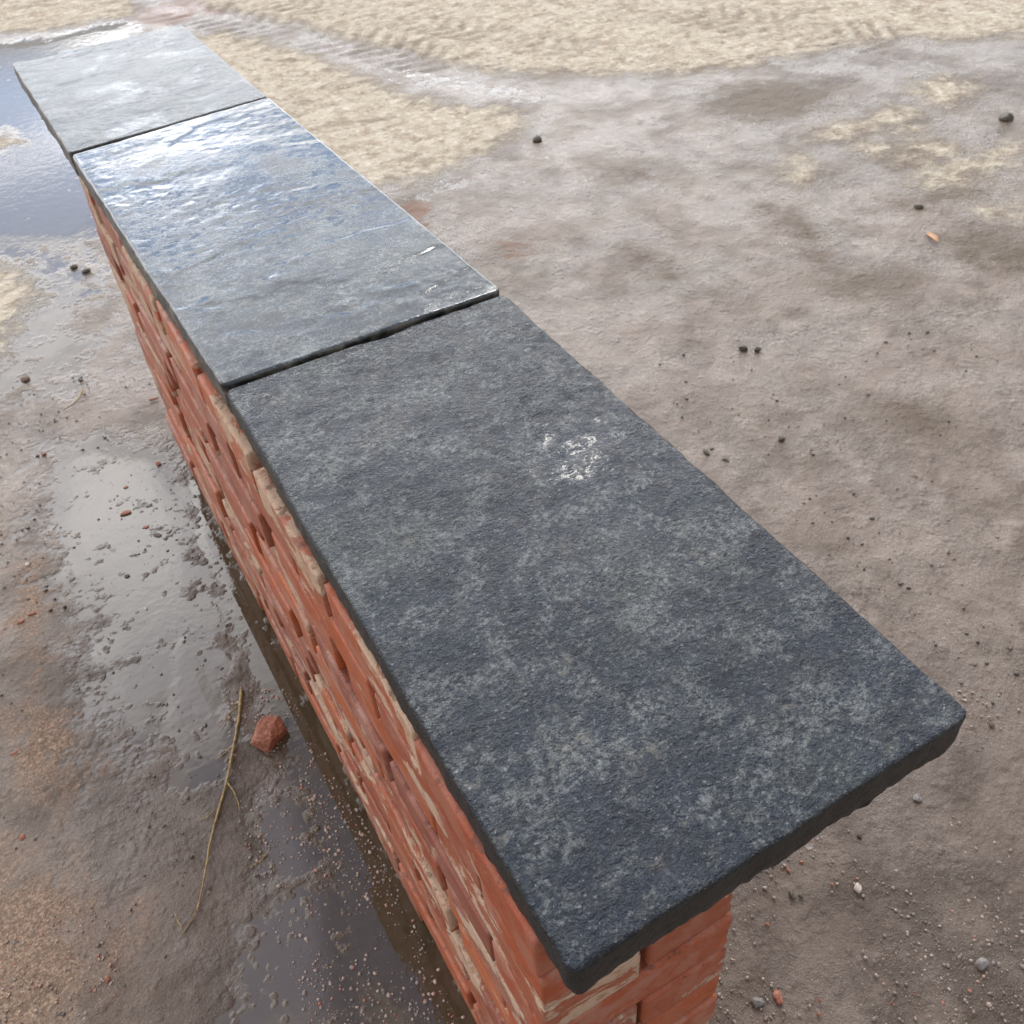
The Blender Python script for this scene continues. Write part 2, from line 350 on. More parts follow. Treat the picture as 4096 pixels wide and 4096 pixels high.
def brick_material(name='old_brick', wetness=0.4):
    m, N, b, tc = new_mat(name)
    oi = N.nt.nodes.new('ShaderNodeObjectInfo'); rnd = oi.outputs['Random']
    sh = N.nt.nodes.new('ShaderNodeCombineXYZ')
    N.lk(N.m('MULTIPLY', rnd, 13.0), sh.inputs[0]); N.lk(N.m('MULTIPLY', rnd, 31.0), sh.inputs[1]); N.lk(N.m('MULTIPLY', rnd, 7.0), sh.inputs[2])
    P = N.vm('ADD', tc.outputs['Object'], sh.outputs[0])
    ramp = N.nt.nodes.new('ShaderNodeValToRGB'); cr = ramp.color_ramp
    N.lk(rnd, ramp.inputs[0])
    cols = [(0.0, (0.42, 0.098, 0.034)), (0.22, (0.31, 0.09, 0.048)), (0.42, (0.48, 0.125, 0.044)), (0.6, (0.29, 0.10, 0.066)), (0.8, (0.38, 0.082, 0.028)), (1.0, (0.24, 0.08, 0.055))]
    while len(cr.elements) < len(cols): cr.elements.new(0.5)
    for e, (p, c) in zip(cr.elements, cols): e.position = p; e.color = (*c, 1)
    base = ramp.outputs[0]
    n1 = N.noise(N.mapv(P, (0, 0, 0), (0, 0, 0), (1.0, 0.8, 1.2)), 10, 6, 0.68, 0.5); n2 = N.noise(P, 60, 5, 0.7); n3 = N.noise(P, 330, 3, 0.7)
    st = N.mapv(P, (0, 0, 0), (0, 0, 0), (1.2, 0.85, 1.2)); n4 = N.noise(st, 22, 5, 0.62, 0.3)
    col = N.mix(N.m('MULTIPLY', N.ss(n2, 0.5, 0.3), 0.5), base, (0.20, 0.045, 0.018))
    r7 = N.m('FRACT', N.m('MULTIPLY', rnd, 7.31)); r3 = N.m('FRACT', N.m('MULTIPLY', rnd, 23.7))
    wash = N.m('MULTIPLY', N.ss(n4, 0.42, 0.62), N.m('ADD', 0.15, N.m('MULTIPLY', r7, 0.65)))
    col = N.mix(wash, col, (0.42, 0.225, 0.17))
    spo = N.nt.nodes.new('ShaderNodeSeparateXYZ'); N.lk(tc.outputs['Object'], spo.inputs[0])
    bed = N.ss(N.m('ABSOLUTE', spo.outputs[2]), 0.0265, 0.034)
    thr = N.m('SUBTRACT', N.m('SUBTRACT', 0.645, N.m('MULTIPLY', r3, 0.17)), N.m('MULTIPLY', bed, 0.02))
    mort = N.m('MULTIPLY', N.ss(n1, thr, N.m('ADD', thr, 0.05)), N.ss(n2, 0.30, 0.5, 0.35, 1.0))
    col = N.mix(N.m('MULTIPLY', mort, 0.9), col, N.mix(n3, (0.42, 0.29, 0.20), (0.60, 0.44, 0.32)))
    dark = N.m('MULTIPLY', N.ss(N.m('ADD', N.noise(N.mapv(P, (3, 3, 3)), 42, 5, 0.75), N.m('MULTIPLY', bed, 0.12)), 0.64, 0.74), 0.6)
    col = N.mix(dark, col, (0.085, 0.032, 0.022))
    N.lk(col, b.inputs['Base Color'])
    N.lk(N.mix(mort, 0.5, 0.85, 'FLOAT'), b.inputs['Roughness'])
    b.inputs['Specular IOR Level'].default_value = 0.35
    h = N.m('ADD', N.m('MULTIPLY', n2, 0.7), N.m('ADD', N.m('MULTIPLY', n3, 0.25), N.m('MULTIPLY', mort, 0.5)))
    pit = N.ss(N.vor(P, 130), 0.08, 0.25)
    h = N.m('ADD', h, N.m('MULTIPLY', pit, 0.12))
    N.lk(N.bump(h, 0.0016, 1.0), b.inputs['Normal'])
    return m


def plain_mat(name, c1, c2, rough=0.7, scale=60, bump=0.001, spec=0.4):
    m, N, b, tc = new_mat(name); P = tc.outputs['Object']; n = N.noise(P, scale, 4, 0.65)
    N.lk(N.mix(N.ss(n, 0.35, 0.65), c1, c2), b.inputs['Base Color']); b.inputs['Roughness'].default_value = rough
    b.inputs['Specular IOR Level'].default_value = spec
    N.lk(N.bump(n, bump, 1.0), b.inputs['Normal']); return m


M_ground = ground_material()
M_brick = brick_material()
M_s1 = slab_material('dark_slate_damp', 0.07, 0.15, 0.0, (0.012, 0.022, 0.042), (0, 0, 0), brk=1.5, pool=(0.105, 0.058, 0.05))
M_s2 = slab_material('dark_slate_wet', 0.05, 0.17, 0.9, (0.035, 0.048, 0.065), (4, 1, 0), 0.07, 0.2, 0.7, calm=0.2, cw=0.35, side_shading=(0.16, 0.145, 0.12))  # lighter side tone paints in light reflected from the ground
M_s3 = slab_material('dark_slate_sheen', 0.11, 0.19, 0.3, (0.034, 0.048, 0.062), (9, 2, 0), 0.3, 0.34, 0.8, calm=0.5, side_shading=(0.20, 0.18, 0.15))  # side tone lightened to imitate a lit, reflecting face

# ------------------------------------------------------------------ ground
def sdf(P, poly):
    """signed distance (metres, positive inside) of points to a closed polygon"""
    poly = np.asarray(poly); d = np.full(len(P), 1e9); ins = np.zeros(len(P), bool)
    for i in range(len(poly)):
        a, b_ = poly[i], poly[(i + 1) % len(poly)]; e = b_ - a; w = P - a
        t = np.clip((w @ e) / (e @ e + 1e-12), 0, 1); q = w - t[:, None] * e
        d = np.minimum(d, (q * q).sum(1))
        c = ((a[1] <= P[:, 1]) != (b_[1] <= P[:, 1]))
        with np.errstate(divide='ignore', invalid='ignore'):
            xi = a[0] + (P[:, 1] - a[1]) * e[0] / (e[1] if abs(e[1]) > 1e-12 else 1e-12)
        ins ^= c & (P[:, 0] < xi)
    return np.where(ins, 1, -1) * np.sqrt(d)


def G(pts): return np.array([gp(u, v)[:2] for u, v in pts])


def ell(cx, cy, rx, ry, ang=0):
    a = R_(ang); return G([(cx + rx * math.cos(t) * math.cos(a) - ry * math.sin(t) * math.sin(a), cy + rx * math.cos(t) * math.sin(a) + ry * math.sin(t) * math.cos(a)) for t in np.linspace(0, 2 * math.pi, 14)[:-1]])


def axis(lo, hi, step, far):
    core = np.arange(lo, hi + 1e-6, step); o = []; s = step; x = hi
    while x < far: s *= 1.35; x += s; o.append(x)
    o2 = []; s = step; x = lo
    while x > -far: s *= 1.35; x -= s; o2.append(x)
    return np.array(o2[::-1] + list(core) + o)


gx = axis(-1.2, 5.6, 0.02, 90); gy = axis(-0.6, 7.6, 0.02, 90)
X, Y = np.meshgrid(gx, gy, indexing='ij'); GP = np.stack([X.ravel(), Y.ravel()], 1)
SAND = [G([(560, -300), (6500, -300), (5600, 60), (4096, 140), (3750, 165), (3650, 150), (3300, 195), (3000, 262), (2750, 290), (2450, 300), (2200, 298), (1950, 285), (1750, 245), (1600, 205), (1400, 160), (1250, 120), (1000, 60), (820, 20)]),
        G([(700, 150), (900, 120), (1100, 175), (1300, 230), (1450, 300), (1560, 350), (1700, 390), (1900, 425), (2060, 440), (2125, 480), (2070, 545), (1960, 605), (1850, 655), (1740, 705), (1600, 728), (1480, 745), (1200, 780), (700, 400)]),
        G([(-600, -300), (500, -300), (560, 20), (520, 60), (350, 90), (150, 125), (-300, 150)]),
        G([(-300, 1060), (40, 1075), (150, 1110), (195, 1160), (130, 1220), (70, 1290), (20, 1390), (-200, 1500)]),
        ell(-20, 565, 60, 22), ell(3780, 360, 90, 48), ell(3590, 462, 72, 22, -14), ell(3390, 517, 110, 24, -14), ell(3490, 600, 45, 13), ell(3730, 592, 75, 24, 8),
        ell(3830, 690, 130, 34, -18), ell(4000, 625, 100, 26, -15), ell(3208, 700, 26, 30), ell(3660, 645, 50, 13), ell(4000, 845, 60, 14, 10), ell(3640, 520, 40, 12), ell(3180, 655, 18, 10)]
SANDB = [0, 0, 0, 0] + [0.03] * 13
sand = np.full(len(GP), -1.0)
for p, bb in zip(SAND, SANDB): sand = np.maximum(sand, sdf(GP, p) + bb)
far = (GP[:, 1] > 7.2) | (GP[:, 0] > 5.5)
sand = np.where(far & (fbm(np.c_[GP, GP[:, 0] * 0], 0.15, 3) > -0.2), 0.5, sand)
grit = np.maximum.reduce([sdf(GP, G([(-600, 3100), (0, 3420), (160, 3520), (330, 3620), (490, 3740), (520, 3850), (420, 3930), (250, 4020), (130, 4250), (-500, 4300)])),
                          sdf(GP, ell(120, 2450, 150, 300, 10)) - 0.05, sdf(GP, ell(200, 3000, 200, 240)) - 0.02])
red = np.maximum.reduce([sdf(GP, ell(690, 50, 160, 42, -12)), sdf(GP, ell(1090, 300, 130, 24, 3)), sdf(GP, ell(1660, 860, 40, 50, 40)), sdf(GP, ell(2055, 980, 40, 22)), sdf(GP, ell(2800, 250, 60, 16)), sdf(GP, ell(830, 40, 60, 20))])


silt = np.maximum.reduce([sdf(GP, ell(*e)) for e in [(3080, 400, 260, 80, -5), (3620, 610, 130, 36, -10), (3740, 790, 170, 26, -8), (3980, 1010, 200, 60, 15), (3480, 1130, 170, 22, -8), (3150, 880, 120, 30, 25), (2055, 980, 60, 24), (3680, 1680, 90, 36, 20), (2600, 1050, 120, 20, 30), (3300, 1040, 90, 22, 30), (2500, 700, 110, 16), (1640, 850, 60, 60, 40)]])


def soft(poly, w): return np.clip(sdf(GP, poly) / w + 0.5, 0, 1)


wat = np.full(len(GP), 0.12)
for poly, lev, w in [
        (G([(-400, 190), (150, 150), (400, 90), (540, 85), (560, 115), (420, 220), (600, 500), (500, 900), (300, 1030), (-300, 1010)]), 0.68, 0.30),
        (G([(100, 1800), (400, 1680), (760, 1750), (900, 2050), (980, 2400), (1050, 2700), (700, 2950), (560, 3120), (250, 3050), (280, 2500), (60, 2200)]), 0.565, 0.25),
        (G([(760, 1800), (880, 2150), (1100, 2500), (1260, 2830), (1450, 3200), (1700, 3690), (2050, 4200), (1700, 4400), (1420, 4000), (1340, 3500), (1180, 3100), (1010, 2750), (930, 2500), (860, 2300), (790, 2150)]), 0.80, 0.10),
        (G([(640, 2550), (800, 2500), (900, 2800), (1000, 2850), (950, 3100), (700, 3200), (620, 2900)]), 0.62, 0.08),
        (G([(1080, 3000), (1300, 3150), (1420, 3500), (1650, 4150), (1400, 4300), (800, 4300), (950, 3700), (1000, 3300)]), 0.585, 0.2),
        (G([(-200, 600), (300, 700), (500, 1100), (560, 1500), (300, 1650), (-200, 1650)]), 0.50, 0.4),
        (G([(1500, 260), (1700, 270), (2000, 320), (2250, 380), (2200, 430), (2050, 420), (1700, 365), (1540, 330)]), 0.40, 0.15),
        (G([(1480, 760), (1800, 700), (2200, 600), (2240, 630), (1900, 760), (1600, 830)]), 0.36, 0.1)]:
    wat = np.maximum(wat, lev * soft(poly, w) + 0.12 * (1 - soft(poly, w)))
brown = np.clip(np.maximum(sdf(GP, G([(700, 1800), (950, 2100), (1400, 2700), (2100, 4300), (1350, 4400), (1250, 3500), (1120, 3050), (980, 2650), (860, 2250), (760, 1950)])) / 0.04 + 0.5, 0.0), 0, 1)
damp = np.maximum.reduce([soft(G([(250, 1800), (900, 1900), (1300, 2500), (2100, 4400), (350, 4500), (620, 3900), (560, 3500), (250, 3200)]), 0.28),
                         soft(G([(2500, 4500), (2800, 3400), (3900, 2750), (4700, 3500), (4700, 4600)]), 0.45) * 0.75,
                         soft(G([(3300, 100), (4300, 200), (4300, 420), (3300, 560), (2900, 420)]), 0.5) * 0.6])
P3 = np.c_[GP, GP[:, 0] * 0]
zz = 0.010 * fbm(P3, 1.1, 4) + 0.006 * fbm(P3, 5, 3)
# tyre tracks pressed into the far sand
track = np.zeros(len(GP))
for line_, wd in [([(650, 45), (1100, 105), (1500, 185), (1800, 262)], 0.20), ([(1100, 5), (1500, 60), (1900, 125), (2350, 205)], 0.16), ([(2400, 5), (2800, 55), (3200, 115), (3600, 165)], 0.22)]:
    pl = G(line_); arc = 0.0
    for i in range(len(pl) - 1):
        e = pl[i + 1] - pl[i]; ln = np.linalg.norm(e); e = e / ln; w = GP - pl[i]; t = w @ e; d = w @ np.array((-e[1], e[0]))
        inb = (t >= 0) & (t <= ln); lug = np.clip(np.sin(2 * math.pi * ((t + arc) + np.abs(d) * 0.6) / 0.10) * 1.6 + 0.2, 0, 1)
        v = lug * np.clip((wd - np.abs(d)) / 0.03, 0, 1) * inb * np.clip(0.6 + 1.4 * fbm(np.c_[GP, GP[:, 0] * 0], 1.5, 2, off=4), 0, 1); track = np.maximum(track, v); arc += ln
flat = np.clip((wat - 0.3) / 0.25, 0, 1)
zz = zz * (1 - flat) + 0.0035 * fbm(P3, 18, 3) * (1 - flat)
zz = zz - 0.007 * track
near_wall = (GP[:, 0] > -0.1) & (GP[:, 0] < 0.32) & (GP[:, 1] > -0.05) & (GP[:, 1] < 2.4)
zz = np.where(near_wall, np.minimum(zz, 0.0), zz)
ii = (np.arange(len(gx) - 1)[:, None] * len(gy) + np.arange(len(gy) - 1)[None]).ravel()
GF = np.stack([ii, ii + len(gy), ii + len(gy) + 1, ii + 1], 1)
ground = mesh_np('ground', np.c_[GP, zz], GF, M_ground, attrs={'sand': np.clip(sand, -0.5, 0.5), 'grit': np.clip(grit, -0.5, 0.5), 'red': np.clip(red, -0.5, 0.5), 'water': wat, 'brown': brown, 'damp': damp, 'track': track, 'silt': np.clip(silt, -0.5, 0.5)})
tag(ground, kind='structure')

# ------------------------------------------------------------------ brick wall
wall = empty('brick_wall', (0.1075, 1.0, 0))
tag(wall, 'rough dry-laid wall of reclaimed orange red bricks with open gaps, carrying the dark stone slabs', 'brick wall')
ROW = 0.0715


def brick_mesh(name, size, loc, rotz=0.0, seed=0, parent=None, tilt=0.0, rad=0.0022, amp=1.0, mat=None, res=0.006):
    L = np.array(size); n = np.maximum(3, np.round(L / res).astype(int))
    V, F = lattice(*n); V = (V / n - 0.5) * L
    r = rad * (1 + 0.5 * np.sin(seed)); inner = np.clip(V, -L / 2 + r, L / 2 - r); d = V - inner
    ln = np.linalg.norm(d, axis=1)[:, None]; V = np.where(ln > 1e-9, inner + d / np.maximum(ln, 1e-9) * r, V)
    nrm = V / (L / 2); nrm = np.sign(nrm) * np.abs(nrm) ** 6; nrm /= np.linalg.norm(nrm, axis=1)[:, None] + 1e-9
    S = V + seed * 3.7
    # worn arrises: chips bite where two faces meet
    edge = (np.abs(V) / (L / 2) > 0.86).sum(1) >= 2
    dv = 0.0005 * fbm(S, 14, 2) + 0.0005 * fbm(S, 90, 3)
    chip = np.clip(fbm(S, 28, 3, off=9.1) - 0.28, 0, 1) * 0.016 * edge
    V = V + nrm * ((dv - chip) * amp)[:, None]
    V[:, 0] += 0.0004 * np.sin(V[:, 1] * 22 + seed)
    o = mesh_np(name, V, F, mat or M_brick, parent)
    p = Vector(loc) - (parent.location if parent else Vector((0, 0, 0)))
    o.location = p; o.rotation_euler = (tilt, 0, rotz); return o


# joints of the left face, row by row from the top: (start y, list of gap centres, gap width)
rows = {
    1: (0.047, [(0.262, .004), (0.487, .006), (0.715, .024), (0.945, .012), (1.165, .006), (1.395, .016), (1.62, .010)], 1.74),
    2: (0.157, [(0.385, .008), (0.625, .022), (0.855, .010), (1.085, .016), (1.31, .008), (1.54, .012)], 1.76),
    3: (0.047, [(0.270, .006), (0.512, .028), (0.765, .030), (1.005, .030), (1.245, .012), (1.47, .010), (1.66, .018)], 1.80),
    4: (0.157, [(0.395, .010), (0.635, .012), (0.875, .008), (1.10, .012), (1.335, .020), (1.565, .026)], 1.80),
    5: (0.047, [(0.275, .010), (0.45, .006), (0.672, .030), (0.925, .010), (1.195, .034), (1.43, .012), (1.65, .008)], 1.85),
    6: (0.157, [(0.30, .006), (0.545, .020), (0.79, .010), (1.03, .022), (1.275, .034), (1.51, .012), (1.72, .010)], 1.86),
    7: (0.047, [(0.285, .014), (0.525, .010), (0.765, .008), (1.00, .018), (1.25, .030), (1.49, .012), (1.70, .014)], 1.88),
    8: (0.157, [(0.405, .010), (0.64, .012), (0.80, .028), (1.05, .010), (1.29, .014), (1.53, .020), (1.78, .026)], 1.90),
    9: (0.047, [(0.28, .008), (0.53, .012), (0.78, .016), (1.02, .012), (1.27, .010), (1.51, .018), (1.75, .012)], 1.92),
    10: (0.157, [(0.41, .014), (0.66, .010), (0.90, .012), (1.14, .020), (1.39, .010), (1.63, .012)], 1.92),
    11: (0.047, [(0.29, .010), (0.54, .014), (0.78, .010), (1.01, .012), (1.225, .030), (1.46, .010), (1.70, .014)], 1.94),
    12: (0.157, [(0.462, .036), (0.735, .036), (1.00, .036), (1.27, .034), (1.57, .040), (1.80, .03)], 1.96)}
sd = 1
count = 0
infill = []
for r, (y0, gaps, yend) in rows.items():
    zc = ZG - 0.0495 - ROW * (r - 0.5)
    ys = y0; segs = []
    for gc, gw in gaps:
        gw = gw * 1.2 + 0.003; segs.append((ys, gc - gw / 2)); ys = gc + gw / 2
    segs.append((ys, yend))
    if r % 2 == 0:             # a header lies across the end of the wall
        sd += 1
        brick_mesh('brick', (0.215, 0.104, 0.0685), (0.1075 + random.uniform(-.002, .002), 0.047 + 0.052, zc), random.uniform(-.015, .015), sd, wall); count += 1
    else:                      # the second brick seen on the end face
        sd += 1
        brick_mesh('brick', (0.1025, 0.215, 0.0685), (0.1625 + random.uniform(-.002, .003), 0.047 + 0.1075 + random.uniform(-.004, .004), zc), random.uniform(-.01, .01), sd, wall); count += 1
    for (a, b_) in segs:
        sd += 1; x = 0.0515 + random.uniform(-.0045, .004)
        h = 0.0662 + random.uniform(-.002, .0015)
        if (r == 1 and a < 0.05): x += 0.0
        brick_mesh('brick', (0.1025, b_ - a, h), (x, (a + b_) / 2, zc - (0.0700 - h) / 2), random.uniform(-.012, .012), sd, wall,
                   tilt=random.uniform(-.008, .008)); count += 1
# the hidden right-hand bricks behind, one mass
IV, IF, base_i = [], [], 0
for r in range(1, 13):
    zc = -0.0495 - ROW * (r - 0.5); y = 0.262 + 0.012 if r % 2 else 0.157
    while y < 2.18:
        n = (8, 16, 6); V, F = lattice(*n); L = np.array((0.1015, 0.212, 0.0675)); V = (V / n - 0.5) * L
        inner = np.clip(V, -L / 2 + .004, L / 2 - .004); d = V - inner; ln = np.linalg.norm(d, axis=1)[:, None]
        V = np.where(ln > 1e-9, inner + d / np.maximum(ln, 1e-9) * .004, V) + 0.0
        ctr = np.array((0.1625 + random.uniform(-.002, .004), y + 0.107, zc)); V = V + 0.0012 * fbm(V + ctr * 7, 25, 2)[:, None] + ctr
        IV.append(V); IF.append(F + base_i); base_i += len(V); y += 0.215 + random.uniform(.006, .016)
IV = np.concatenate(IV); IF = np.concatenate(IF); IV[:, 2] += ZG; IV -= np.array(wall.location)
o = mesh_np('brick', IV, IF, M_brick, wall); o['kind'] = 'stuff'; o['label'] = 'bricks of the far side of the wall, seen only through the gaps'

# ------------------------------------------------------------------ coping slabs
def slab(name, quad, T, mat, seed, label, group, dz=0.0, wav=0.0016, notch=None):
    Q = np.array(quad, float)   # near left, near right, far right, far left
    Wd = (np.linalg.norm(Q[1] - Q[0]) + np.linalg.norm(Q[2] - Q[3])) / 2; Ln = (np.linalg.norm(Q[3] - Q[0]) + np.linalg.norm(Q[2] - Q[1])) / 2
    nx, ny, nz = int(Wd / 0.0026), int(Ln / 0.0026), 12
    V, F = lattice(nx, ny, nz); top = V[:, 2] == nz; bot = V[:, 2] == 0
    x = V[:, 0] / nx * Wd; y = V[:, 1] / ny * Ln; k = V[:, 2] / nz
    # rounded plan corners
    r = 0.012
    cx = np.clip(x, r, Wd - r); cy = np.clip(y, r, Ln - r); px, py = (x - cx) / r, (y - cy) / r
    mx = np.sqrt(np.clip(1 - py ** 2 / 2, 0, 1)); my = np.sqrt(np.clip(1 - px ** 2 / 2, 0, 1))
    ed = np.minimum(np.minimum(x, Wd - x), np.minimum(y, Ln - y))
    rad = np.maximum(np.abs(px), np.abs(py)); both = (np.abs(px) > 0) & (np.abs(py) > 0)
    x2 = np.where(both, cx + px * mx * r, x); y2 = np.where(both, cy + py * my * r, y)
    per = np.stack([x2, y2, np.full_like(x2, seed * 5.0)], 1)
    # outward direction of the plan outline
    ox = np.where(x2 < 0.02, -1, 0) + np.where(x2 > Wd - 0.02, 1, 0); oy = np.where(y2 < 0.02, -1, 0) + np.where(y2 > Ln - 0.02, 1, 0)
    ex = np.minimum(x, Wd - x); ey = np.minimum(y, Ln - y)
    wx = np.clip(1 - ex / 0.012, 0, 1); wy = np.clip(1 - ey / 0.012, 0, 1)
    # arris, worn unevenly
    r2 = 0.0020 + 0.004 * np.clip(fbm(per, 16, 3) + 0.05, 0, 1) + 0.0016 * np.clip(fbm(per, 60, 2), 0, 1)
    dd = np.clip(r2 - ed, 0, None); drop = r2 - np.sqrt(np.clip(r2 ** 2 - dd ** 2, 0, None))
    z = np.where(top, -np.where(ed < r2, drop, 0), 0)
    zz_ = np.where(~top, -r2 - (1 - k) * (T - r2), z)
    # riven surface
    a = np.stack([x2 * 0.75, y2 * 1.15, np.full_like(x2, seed)], 1)
    rel = wav * (0.9 * fbm(a, 14, 4) + 0.7 * fbm(a * (1.3, 0.9, 1), 48, 4)) + 0.0016 * fbm(a, 3.2, 3)
    if seed > 1: rel *= np.clip(0.35 + 2.0 * fbm(a, 5.5, 2, off=8.8) + 0.35, 0.15, 1.2)
    stepn = fbm(a, 6.5, 4, off=3.3); rel += 0.0007 * np.tanh(stepn * 18) * (0.5 + 0.5 * fbm(a, 3, 2))
    zz_ = zz_ + rel * np.where(top, np.clip(ed / 0.006, 0.25, 1), 0.25)
    # sides: sawn upper part, spalled and scalloped foot
    foot = np.clip((0.30 - k) / 0.30, 0, 1) ** 1.2
    p3 = np.stack([x2, y2, zz_ * 1.6 + seed], 1)
    sc = fbm(p3, 22, 3, off=1.7) + 0.6 * fbm(p3, 75, 2)
    outw = np.where(~top, -0.0012 * fbm(np.stack([x2, y2, zz_], 1), 70, 3) + foot * (0.0035 * sc - 0.002), 0) + 0.0028 * fbm(per, 7, 3) + 0.0014 * fbm(per, 28, 2) + 0.0005 * fbm(p3, 90, 2)
    onside = (ed < 1e-6)
    x2 = x2 + ox * wx * outw; y2 = y2 + oy * wy * outw
    chipb = np.clip(np.abs(fbm(per, 14, 3, off=5.0)) * 2.2 + 0.4 * fbm(per, 60, 2), 0, 1) * 0.011
    zz_ = zz_ + np.where(bot & (ed < 0.012), chipb * np.clip(1 - ed / 0.012, 0, 1), 0) + np.where(~top & ~bot & (k < 0.4), chipb * (0.4 - k), 0)
    if notch is not None:
        nx0, nr, nd = notch; f = np.clip(1 - np.abs(x2 - nx0) / nr, 0, 1) * np.clip(1 - (Ln - y2) / 0.02, 0, 1); y2 = y2 - nd * f
    u, v = x2 / Wd, y2 / Ln
    P = (Q[0] * ((1 - u) * (1 - v))[:, None] + Q[1] * (u * (1 - v))[:, None] + Q[2] * (u * v)[:, None] + Q[3] * ((1 - u) * v)[:, None])
    c = Q.mean(0)
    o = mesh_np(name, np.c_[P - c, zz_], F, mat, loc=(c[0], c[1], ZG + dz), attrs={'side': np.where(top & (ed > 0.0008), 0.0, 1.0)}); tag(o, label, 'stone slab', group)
    return o


GRP = 'coping slabs laid end to end on the wall'
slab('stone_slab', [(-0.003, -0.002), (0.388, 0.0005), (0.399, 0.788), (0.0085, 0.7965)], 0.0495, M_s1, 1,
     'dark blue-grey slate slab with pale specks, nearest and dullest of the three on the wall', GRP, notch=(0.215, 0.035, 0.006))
slab('stone_slab', [(0.0075, 0.8045), (0.402, 0.7985), (0.3875, 1.700), (-0.003, 1.664)], 0.0495, M_s2, 2,
     'long middle slab, glossy wet and reflecting blue sky and cloud', GRP, dz=0.001, wav=0.0007)
slab('stone_slab', [(-0.0045, 1.679), (0.387, 1.7055), (0.382, 2.292), (-0.011, 2.290)], 0.0495, M_s3, 3,
     'farthest and shortest slab, pale with the white glare of the sun on it', GRP, dz=0.0, wav=0.0008)

# ------------------------------------------------------------------ small things on the ground
M_chip = plain_mat('brick_scrap', (0.24, 0.075, 0.04), (0.40, 0.17, 0.11), 0.55, 160, 0.002)
M_dark = plain_mat('dark_stone', (0.055, 0.045, 0.033), (0.12, 0.10, 0.075), 0.55, 90)
M_grey = plain_mat('grey_pebble', (0.14, 0.125, 0.115), (0.26, 0.235, 0.22), 0.4, 90)
M_pale = plain_mat('pale_pebble', (0.42, 0.34, 0.29), (0.62, 0.54, 0.47), 0.45, 120)
M_brown = plain_mat('brown_clod', (0.09, 0.055, 0.035), (0.18, 0.12, 0.08), 0.7, 90)
M_straw = plain_mat('dry_stalk', (0.20, 0.135, 0.055), (0.42, 0.30, 0.12), 0.5, 120)
M_leaf = plain_mat('dead_leaf', (0.50, 0.24, 0.10), (0.62, 0.34, 0.17), 0.5, 150)


def ico(sub=3):
    bm = bmesh.new(); bmesh.ops.create_icosphere(bm, subdivisions=sub, radius=1)
    V = np.array([v.co[:] for v in bm.verts]); F = np.array([[v.index for v in f.verts] for f in bm.faces]); bm.free(); return V, F


ICO3, ICO2, ICO1 = ico(4), ico(2), ico(1)


def pebble(name, px, size, mat, label, cat, seed, ang=0.0, rough=0.25, group=None, flatz=None):
    V, F = ICO3; V = V.copy(); S = V + seed * 2.9
    V = V * (1 + rough * fbm(S, 1.1, 3) + rough * 0.35 * fbm(S, 4, 2))[:, None]
    # flat broken facets
    g = np.random.default_rng(seed)
    for _ in range(7):
        nrm = g.normal(size=3); nrm /= np.linalg.norm(nrm); h = V @ nrm; lim = g.uniform(.62, .85); V = V - np.clip(h - lim, 0, None)[:, None] * nrm * 0.85
    V = V * np.array(size) / 2 * (0.6, 0.6, 0.56)
    ca, sa = math.cos(R_(ang)), math.sin(R_(ang)); V = np.c_[V[:, 0] * ca - V[:, 1] * sa, V[:, 0] * sa + V[:, 1] * ca, V[:, 2]]
    p = gp(*px, z=size[2] * 0.3); o = mesh_np(name, V, F, mat, loc=(p[0], p[1], size[2] * 0.12)); tag(o, label, cat, group); return o


# broken brick chunk by the wall
p = gp(1075, 2925, 0.016)
o = brick_mesh('brick_fragment', (0.068, 0.050, 0.034), (p[0], p[1], 0.014), R_(28), 41, rad=0.003, amp=2.4, mat=M_chip, res=0.0016, tilt=0.10)
vv = np.array([v.co[:] for v in o.data.vertices])
for nrm, lim in (((0.8, 0.5, 0.33), 0.030), ((-0.5, 0.75, 0.4), 0.026), ((-0.7, -0.6, 0.45), 0.033), ((0.2, -0.5, 0.85), 0.0205), ((0.9, -0.45, 0.1), 0.031)):
    nrm = np.array(nrm) / np.linalg.norm(nrm); h = vv @ nrm; vv = vv - np.clip(h - lim - 0.002 * fbm(vv, 90, 2), 0, None)[:, None] * nrm
o.data.vertices.foreach_set('co', vv.astype(np.float32).ravel()); o.data.update()
tag(o, 'broken chunk of red brick lying on wet gravel between the dry stalk and the wall', 'brick fragment')
pebble('flat_pebble', (990, 2950), (0.040, 0.030, 0.010), M_grey, 'smooth flat grey pebble half under the broken brick chunk', 'pebble', 3, 10, 0.12)
